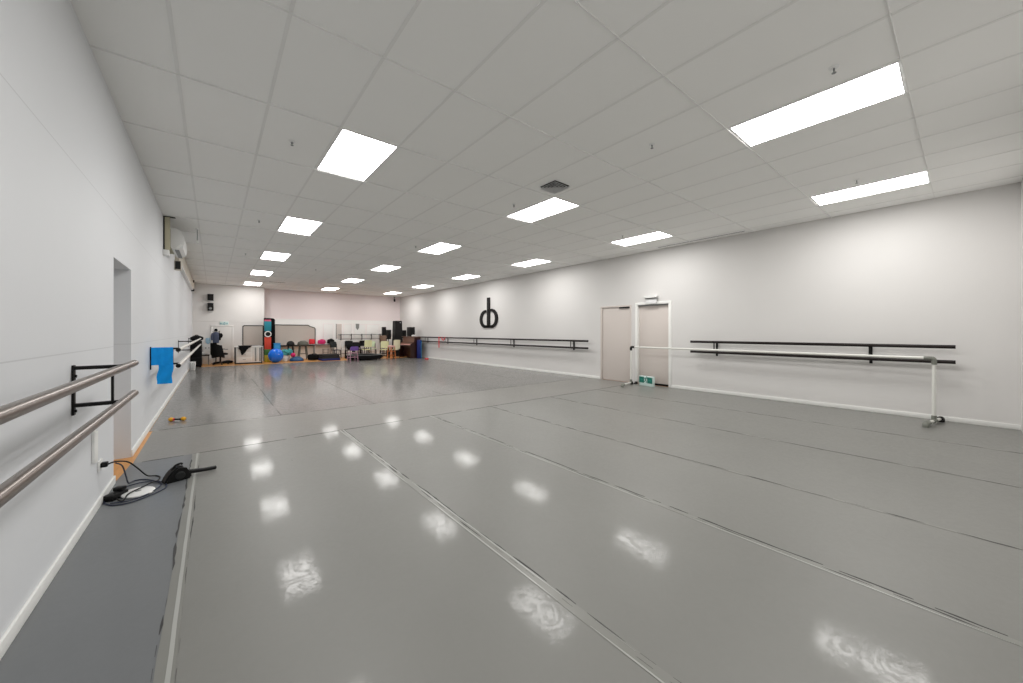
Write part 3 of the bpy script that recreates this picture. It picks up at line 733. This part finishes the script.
for i in range(9):
    a = -PI/2+PI*i/8
    g_.append([Vector((.17*math.sin(a)*(1+.04*j)+.01*j, -.03-.1*math.cos(a)-.01*j, .48-.085*j+.02*math.cos(3*a)-(.16 if a > .3 and j == 0 else 0))) for j in range(8)])
m.sheet(g_, .02)
o = tag(m.build('coat', M['black']), 'black coat draped over the left side of the office chair', 'coat'); o.location = (.07, 19.12, .43); o.rotation_euler = (0, 0, .1)
bagthing('cable_bag', 'low black bag on the floor left of the white sideboard', 'bag', .47, 19.9, 0, .2, .12, .055, M['black'], 12, True, M['char'])
# sideboard
t = thing('sideboard', 'white sideboard with drawers standing before the near end wall', 'sideboard', (1.15, 19.2, 0))
MB().box(-.5, .5, -.26, .26, .71, .75, .006).build('top', M['white'], t)
MB().box(-.42, .47, -.22, .24, .06, .71, .006).build('carcass', M['white'], t)
for x in (-.45, .46): MB().box(x-.015, x+.015, -.24, -.2, 0, .71, .003).box(x-.015, x+.015, .2, .24, 0, .71, .003).build('leg', M['char'], t)
for k in range(3):
    d = MB().box(-.4, .1, -.232, -.22, .1+.2*k, .28+.2*k, .004).build('drawer', M['doorw'], t)
    MB().box(-.2, -.1, -.245, -.232, .18+.2*k, .2+.2*k, .002).build('knob', M['grey'], d)
for k in range(4): MB().box(.13+.08*k, .19+.08*k, -.232, -.22, .1, .68, .004).build('slat_panel', M['grey'] if k % 2 else M['doorw'], t)
MB().box(-.45, .46, -.235, -.2, .02, .06, .003).build('plinth', M['char'], t)
m = MB()
rows = []
for i in range(11):
    u = i/10; dr = (.06+.32*(1-abs(u-.3)/.7)**1.3 if u > .3 else .16+.22*u/.3)
    rows.append([Vector((-.22+.46*u, yy+.012*math.sin(i*2), zz)) for yy, zz in ((.15, .012), (.02, .022), (-.13, .03), (-.272, .02))]
                + [Vector((-.22+.46*u+.02*math.sin(k*1.7+i)-.03*k*(u-.3), -.29-.012*math.sin(i*1.9+k), -.01-dr*k/5)) for k in range(1, 6)])
m.sheet(rows, .014)
tag(m.build('black_garment', M['black']), 'black garment draped over the front of the white sideboard', 'garment').location = (1.02, 19.2, .752)

# stack of coloured blocks and tall black mat
def block(name, lab, z0, z1, m, w=.125, dx=0):
    o = MB().box(-w, w, -.125, .125, 0, z1-z0, .012).build(name, m); tag(o, lab, 'block', 'stack of coloured foam blocks'); o.location = (1.895+dx, 19.72, z0); return o
block('foam_block', 'yellow foam block at the bottom of the coloured stack', 0, .31, M['yellow'])
block('foam_block', 'green foam block between the yellow and red ones', .31, .57, M['green'], .12)
block('foam_block', 'red foam block in the middle of the coloured stack', .57, 1.12, M['red'], .122)
t = thing('portable_speaker', 'black box with white ring on its front, between red and teal blocks', 'speaker', (1.895, 19.72, 1.12))
MB().box(-.122, .122, -.12, .12, 0, .27, .012).build('casing', M['blackp'], t)
m = MB(); m.tube([(.115*math.cos(2*PI*k/16), -.13, .135+.115*math.sin(2*PI*k/16)) for k in range(17)], .022, 8, 3); m.build('white_rim', M['white'], t)
block('foam_block', 'teal foam block in the upper coloured stack', 1.39, 1.83, M['tealb'])
block('foam_block', 'thin pink foam block on top of the coloured stack', 1.83, 1.9, M['pink'], .12)
t = thing('crash_mat', 'tall black mat standing on end behind the coloured blocks', 'mat', (1.99, 20.06, 0))
m = MB(); m.poly([(-.22, 0), (.22, 0), (.2, 1.0), (.19, 1.8), (.23, 1.9), (.17, 1.98), (-.05, 1.97), (-.2, 2.0), (-.21, 1.9)], 'y', -.09, .09)
bmesh.ops.bevel(m.bm, geom=m.bm.edges[:], offset=.02, segments=2, affect='EDGES'); m.build('padding', M['black'], t)
MB().box(-.225, .222, -.1, .1, .5, .56, .006).build('strap', M['char'], t)
t = thing('storage_box', 'light blue plastic box standing behind the blue gym ball', 'box', (2.25, 19.75, 0))
MB().box(-.13, .13, -.13, .13, 0, .8, .015).build('body', M['sky'], t); MB().box(-.14, .14, -.14, .14, .8, .84, .01).build('lid', M['sky'], t)
t = thing('gym_ball', 'big shiny blue gym ball on the floor beside the coloured blocks', 'ball', (2.13, 19.05, 0))
MB().ball((0, 0, .31), .29, .29, .31, n=36).build('ball', M['ball'], t); MB().cyl((.08, -.285, .36), (.085, -.3, .363), .012).build('valve', M['white'], t)
t = thing('bucket', 'white tub on the floor right of the blue gym ball', 'bucket', (2.58, 19.7, 0))
MB().lathe([(.1, 0), (.12, .02), (.135, .25), (.145, .26), (.13, .25), (.11, .03)]).build('body', M['white'], t)
MB().tube([(-.14, 0, .24), (-.15, -.06, .16), (0, -.15, .1), (.15, -.06, .16), (.14, 0, .24)], .006).build('handle', M['grey'], t)
m = MB().ball((-.04, 0, .14), .17, .15, .12, .22, 2).ball((.14, -.05, .17), .11, .1, .11, .28, 6).ball((-.1, -.06, .2), .09, .08, .08, .25, 9)
tag(m.build('teal_cloth', M['teal']), 'crumpled teal cloth heaped on the white tub', 'cloth').location = (2.62, 19.7, .26)
t = thing('balance_dome', 'deep blue round balance dome on the floor in front of the stools', 'balance dome', (3.0, 19.5, 0))
MB().lathe([(.25, 0), (.29, .01), (.29, .05), (.25, .12), (.15, .19), (.02, .21)], (0, 0, 0), 32).build('dome', M['deep'], t); MB().lathe([(.292, .012), (.296, .025), (.292, .04)], (0, 0, 0), 32).build('rim', M['navy'], t)
t = thing('small_ball', 'little magenta ball resting on the blue balance dome', 'ball', (2.86, 19.5, .183))
MB().ball((0, 0, .1), .1, n=20).build('ball', M['mag'], t); MB().cyl((0, -.097, .1), (0, -.103, .1), .01).build('valve', M['blackp'], t)

def stool(label, x, y, seat_z, r, sm, lm, dome, group=None):
    t = thing('stool', label, 'stool', (x, y, 0), 0, group)
    MB().lathe([(r*.8, 0), (r, .02), (r, .05), (r*.85, .05+dome*.6), (r*.4, .05+dome)], (0, 0, seat_z-.05-dome)).build('seat', sm, t)
    for k in range(4):
        a = PI/4+k*PI/2
        MB().cyl((1.15*r*math.cos(a), 1.15*r*math.sin(a), 0), (.7*r*math.cos(a), .7*r*math.sin(a), seat_z-.05-dome), .022, .026, 10).build('leg', lm, t)
    q = .95*r
    m = MB()
    for k in range(4):
        a = PI/4+k*PI/2; b2 = a+PI/2
        m.cyl((q*math.cos(a), q*math.sin(a), .3), (q*math.cos(b2), q*math.sin(b2), .3), .009, n=8)
    m.build('foot_rail', lm, t); return t
stool('stool with black rounded seat at the long table, left of the olive one', 2.84, 20.08, .92, .17, M['blackp'], M['char'], .17)
stool('stool with olive grey rounded seat and splayed legs by the balance dome', 3.34, 19.98, .93, .24, M['olive'], M['olive'], .17)

t = thing('long_table', 'long narrow white table along the recessed end wall', 'table', (3.68, 20.79, 0))
MB().box(-1.28, 1.28, -.14, .14, .68, .72, .005).build('top', M['white'], t); MB().box(-1.27, 1.27, -.148, -.141, .67, .715, .002).build('edge_band', M['char'], t)
for x in (-1.2, .3, 1.2):
    for y in (-.11, .11): MB().bar((x, y, 0), (x, y, .68), .035).build('leg', M['grey'], t)
bagthing('cloth_bundle', 'red cloth bundle on the long white table', 'cloth', 3.88, 20.78, .722, .14, .12, .13, M['redc'], 1, False)
bagthing('gym_bag', 'magenta bag on the long white table beside the red bundle', 'bag', 4.33, 20.78, .722, .2, .12, .11, M['mag'], 2, True)
bagthing('gym_bag', 'black bag on the long white table right of the magenta bag', 'bag', 4.77, 20.78, .722, .18, .12, .12, M['black'], 3, True, M['char'])
t = thing('wire_rack', 'small dark wire rack on the floor in front of the long table', 'rack', (4.4, 20.2, 0))
for sx in (-1, 1):
    for sy in (-1, 1): MB().cyl((sx*.12, sy*.12, 0), (sx*.12, sy*.12, .5), .01, n=8).build('post', M['char'], t)
for z in (.12, .3, .48): MB().box(-.125, .125, -.125, .125, z-.008, z+.008, .003).build('shelf', M['grey'], t)
bagthing('gym_bag', 'flattened black bag on the floor below the long table', 'bag', 3.72, 19.5, 0, .3, .2, .14, M['black'], 7, True, M['char'])
t = thing('gym_mat', 'dark grey folded gym mat on the floor left of the purple chair', 'mat', (4.3, 19.0, 0), .08)
for k in range(3): MB().box(-.42+.01*k, .4-.02*k, -.3, .3, .1*k, .1*k+.098, .02).build('fold', M['char'] if k else M['navy'], t)

# ------------------------------------------------------------------ chairs and music corner
def chair(label, x, y, rz, sw, sz, bz, sm, lm, bm_=None, solid=True, group=None, bh=.3, seat_m=None):
    """four-legged chair: seat and backrest on tube legs; it faces +y when rz=0"""
    t = thing('chair', label, 'chair', (x, y, 0), rz, group); a = sw/2
    MB().box(-a, a, -a, a, sz-.035, sz, .015).build('seat', seat_m or sm, t)
    m = MB(); n = 8
    m.sheet([[Vector((-a*1.02+2.04*a*i/n, -a-.02-.05*math.sin(PI*i/n)-.03*j/4, bz-bh+bh*j/4-(.03 if (i in (0, n) and j == 4) else 0))) for j in range(5)] for i in range(n+1)], .018)
    m.build('backrest', bm_ or sm, t)
    for sx in (-1, 1):
        MB().tube([(sx*a*.95, -a-.03, bz-bh*.4), (sx*a*.92, -a+.01, sz), (sx*a*1.0, -a-.03, 0)], .018, 8, 4).build('leg', lm, t)
        MB().cyl((sx*a*1.0, a+.01, 0), (sx*a*.88, a-.03, sz-.03), .018, n=8).build('leg', lm, t)
    m = MB()
    for sx in (-1, 1): m.cyl((sx*a*.96, -a-.01, sz*.45), (sx*a*.96, a, sz*.45), .009, n=8)
    m.cyl((-a*.96, a, sz*.45), (a*.96, a, sz*.45), .009, n=8); m.cyl((-a*.96, -a-.01, sz*.55), (a*.96, -a-.01, sz*.55), .009, n=8)
    m.build('stretcher', lm, t); return t
chair('purple-backed small chair with mauve frame in front of the low trampoline', 4.87, 17.3, math.radians(4), .34, .42, .7, M['purple'], M['mauve'], bh=.18, seat_m=M['mauve'])
chair('dark grey chair at the end of the long white table', 4.83, 20.05, math.radians(200), .34, .45, .86, M['char'], M['blackm'])
chair('white-backed chair behind the black chairs, before the white panels', 5.22, 20.2, math.radians(6), .34, .45, .88, M['white'], M['grey'], bh=.34)
chair('black chair behind the purple one, left of the other black chairs', 5.36, 19.62, math.radians(170), .36, .45, .9, M['blackp'], M['blackm'])
chair('black chair in the middle of the black chairs behind the trampoline', 5.76, 19.7, math.radians(186), .36, .45, .82, M['blackp'], M['blackm'])
chair('black chair half hidden behind the other black ones, under the pennant', 5.95, 20.3, math.radians(170), .36, .45, .8, M['blackp'], M['blackm'])
chair('black chair back by the end-wall barre, left of the mint chair', 6.36, 20.4, math.radians(182), .36, .45, .88, M['blackp'], M['blackm'])
bagthing('gym_bag', 'black bag dumped on the leftmost black chair', 'bag', 5.36, 19.62, .452, .15, .14, .12, M['black'], 9, True)
chair('pale lime chair behind the trampoline, black legs', 6.19, 19.6, math.radians(8), .38, .45, .93, M['lime'], M['blackm'], bh=.36)
chair('pale mint chair between the two lime chairs', 6.72, 20.2, math.radians(170), .36, .45, .84, M['mint'], M['blackm'], bh=.3)
chair('lime yellow chair right of the trampoline, black legs', 6.92, 19.0, math.radians(-12), .38, .45, .88, M['lime'], M['blackm'], bh=.36)
chair('brown leather high-backed chair behind the lime yellow chair', 7.22, 19.72, math.radians(180), .38, .5, 1.16, M['brown'], M['blackm'], bh=.4)
chair('cream chair at the piano keyboard', 7.26, 18.45, math.radians(10), .36, .45, .95, M['cream'], M['blackm'], bh=.48)
t = thing('step_stool', 'small stool with rose pad and orange wooden legs beside the trampoline', 'stool', (6.83, 17.75, 0), .3)
MB().box(-.14, .14, -.13, .13, .6, .68, .02).build('pad', M['rose'], t)
for sx in (-1, 1):
    for sy in (-1, 1): MB().bar((sx*.15, sy*.14, 0), (sx*.11, sy*.1, .6), .03).build('leg', M['orange'], t)
for z in (.2, .4): MB().bar((-.14, -.13, z), (.14, -.13, z), .024).bar((-.14, .13, z), (.14, .13, z), .024).build('rung', M['orange'], t)
# low round trampoline
t = thing('trampoline', 'low round trampoline with black skirt in front of the coloured chairs', 'trampoline', (5.74, 18.42, 0))
MB().lathe([(.78, .05), (.82, .08), (.82, .2), (.79, .235), (.66, .235), (.66, .2), (.7, .1)], (0, 0, 0), 48).build('skirt', M['black'], t)
MB().lathe([(.66, .212), (.655, .222), (.02, .222)], (0, 0, 0), 48).build('bed', M['grey'], t)
for k in range(6): MB().cyl((.74*math.cos(k*PI/3), .74*math.sin(k*PI/3), 0), (.74*math.cos(k*PI/3), .74*math.sin(k*PI/3), .09), .022, n=10).build('leg', M['blackm'], t)
m = MB().lathe([(.785, .236), (.79, .246), (.69, .246), (.685, .236)], (0, 0, 0), 48); m.build('pad_ring', M['grey'], t)

def loud(label, x, y, w, d, z0, z1, rz=0., top=1.):
    """loudspeaker cabinet on a stand"""
    t = thing('loudspeaker', label, 'loudspeaker', (x, y, 0), rz)
    m = MB(); m.poly([(-w/2, z0), (w/2, z0), (w/2*top, z1), (-w/2*top, z1)], 'y', -d/2, d/2)
    bmesh.ops.bevel(m.bm, geom=m.bm.edges[:], offset=.012, segments=2, affect='EDGES'); m.build('cabinet', M['blackp'], t)
    e = .025
    MB().poly([(-w/2+e, z0+e), (w/2-e, z0+e), (w/2*top-e, z1-e), (-w/2*top+e, z1-e)], 'y', -d/2-.01, -d/2).build('grille', M['grille'], t)
    if z0 > .1:
        MB().cyl((0, 0, .02), (0, 0, z0), .02).build('pole', M['blackm'], t)
        MB().lathe([(.16, 0), (.16, .02), (.03, .035)]).build('base', M['blackm'], t)
    else:
        for sx in (-1, 1): MB().box(sx*w*.4-.02, sx*w*.4+.02, -d*.4, d*.4, 0, z0, .003).build('foot', M['blackm'], t)
    return t
loud('slim black loudspeaker on a stand at the end wall, taller of the left pair', 7.46, 20.5, .2, .18, 1.15, 1.63)
loud('black loudspeaker on a stand, shorter and just right of the slim one', 7.58, 20.1, .22, .2, .95, 1.47)
ts = loud('tall black tapering loudspeaker on the floor left of the piano', 7.84, 19.5, .5, .4, .03, 1.96, 0, .74)
MB().box(.06, .1, -.216, -.21, 1.84, 1.88, .002).build('badge', M['white'], ts)
loud('black loudspeaker on a stand behind the far end of the piano', 8.32, 19.75, .22, .2, 1.0, 1.45)
# upright piano along the right wall
t = thing('upright_piano', 'dark mahogany upright piano in the far right corner', 'piano', (7.8, 18.35, 0))
b_ = .72
MB().box(.2, .5, -b_, b_, .08, 1.08, .006).build('case', M['piano'], t)
for s in (-1, 1): m = MB(); m.poly([(-.02, .0), (.52, 0), (.52, 1.08), (.2, 1.08), (.17, .85), (-.02, .74)], 'y', s*b_-.02, s*b_+.02); m.build('end_panel', M['piano'], t)
MB().box(-.06, .2, -b_+.02, b_-.02, .6, .68, .006).build('key_bed', M['piano'], t)
MB().box(-.08, .06, -b_+.02, b_-.02, .68, .71, .005).build('key_lid', M['rose'], t)  # rose colour paints in the pinkish highlight on the key shelf
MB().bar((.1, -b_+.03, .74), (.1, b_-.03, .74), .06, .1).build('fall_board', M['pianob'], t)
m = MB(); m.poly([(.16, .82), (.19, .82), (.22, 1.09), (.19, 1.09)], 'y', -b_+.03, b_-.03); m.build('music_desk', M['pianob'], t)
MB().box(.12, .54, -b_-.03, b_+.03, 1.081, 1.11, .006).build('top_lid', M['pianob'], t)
MB().box(.05, .52, -b_, b_, .0, .08, .004).build('plinth', M['piano'], t)
for y in (-.08, 0, .08): MB().box(.0, .06, y-.02, y+.02, .03, .045, .004).build('pedal', M['yell'], t)
t = thing('amplifier', 'dark grey amplifier box standing on the piano lid', 'amplifier', (8.12, 18.35, 1.11))
MB().box(-.13, .12, -.24, .24, 0, .5, .012).build('cabinet', M['blackp'], t); MB().box(-.1, .1, -.248, -.24, .04, .46, .004).build('grille', M['grille'], t); MB().box(-.138, -.13, -.21, .21, .04, .46, .004).build('grille', M['grille'], t)
tag(MB().ball((0, 0, .045), .1, .13, .05, .1, 8).build('crumpled_cloth', M['white']), 'pale crumpled cloth at the near end of the piano lid', 'cloth').location = (8.02, 17.82, 1.11)
t = thing('gym_mat', 'blue gym mat standing on edge against the end of the piano', 'mat', (8.18, 17.5, 0))
for k in range(2): MB().box(-.1, .11, -.06+.055*k, -.008+.055*k, 0, .94, .012).build('fold', M['navy'], t)
MB().box(.085, .111, -.064, .05, .02, .9, .004).build('edge_strip', M['sky'], t)

# ------------------------------------------------------------------ camera, world, view
cd = bpy.data.cameras.new('camera'); cam = bpy.data.objects.new('camera', cd); C.objects.link(cam)
cam.location = (0, 0, 1.35); cam.rotation_euler = (PI/2, 0, -math.radians(39.32))
cd.sensor_width = 36; cd.lens = 36*363.8/1023; cd.shift_y = -9.5/1023; cd.clip_start = .05
S = bpy.context.scene; S.camera = cam
w = bpy.data.worlds.new('world'); S.world = w; w.use_nodes = True
w.node_tree.nodes['Background'].inputs[0].default_value = (.8, .85, 1, 1); w.node_tree.nodes['Background'].inputs[1].default_value = .3
S.view_settings.view_transform = 'Standard'; S.view_settings.look = 'None'
S.view_settings.exposure = .5; S.view_settings.gamma = 1; S.view_settings.use_curve_mapping = False
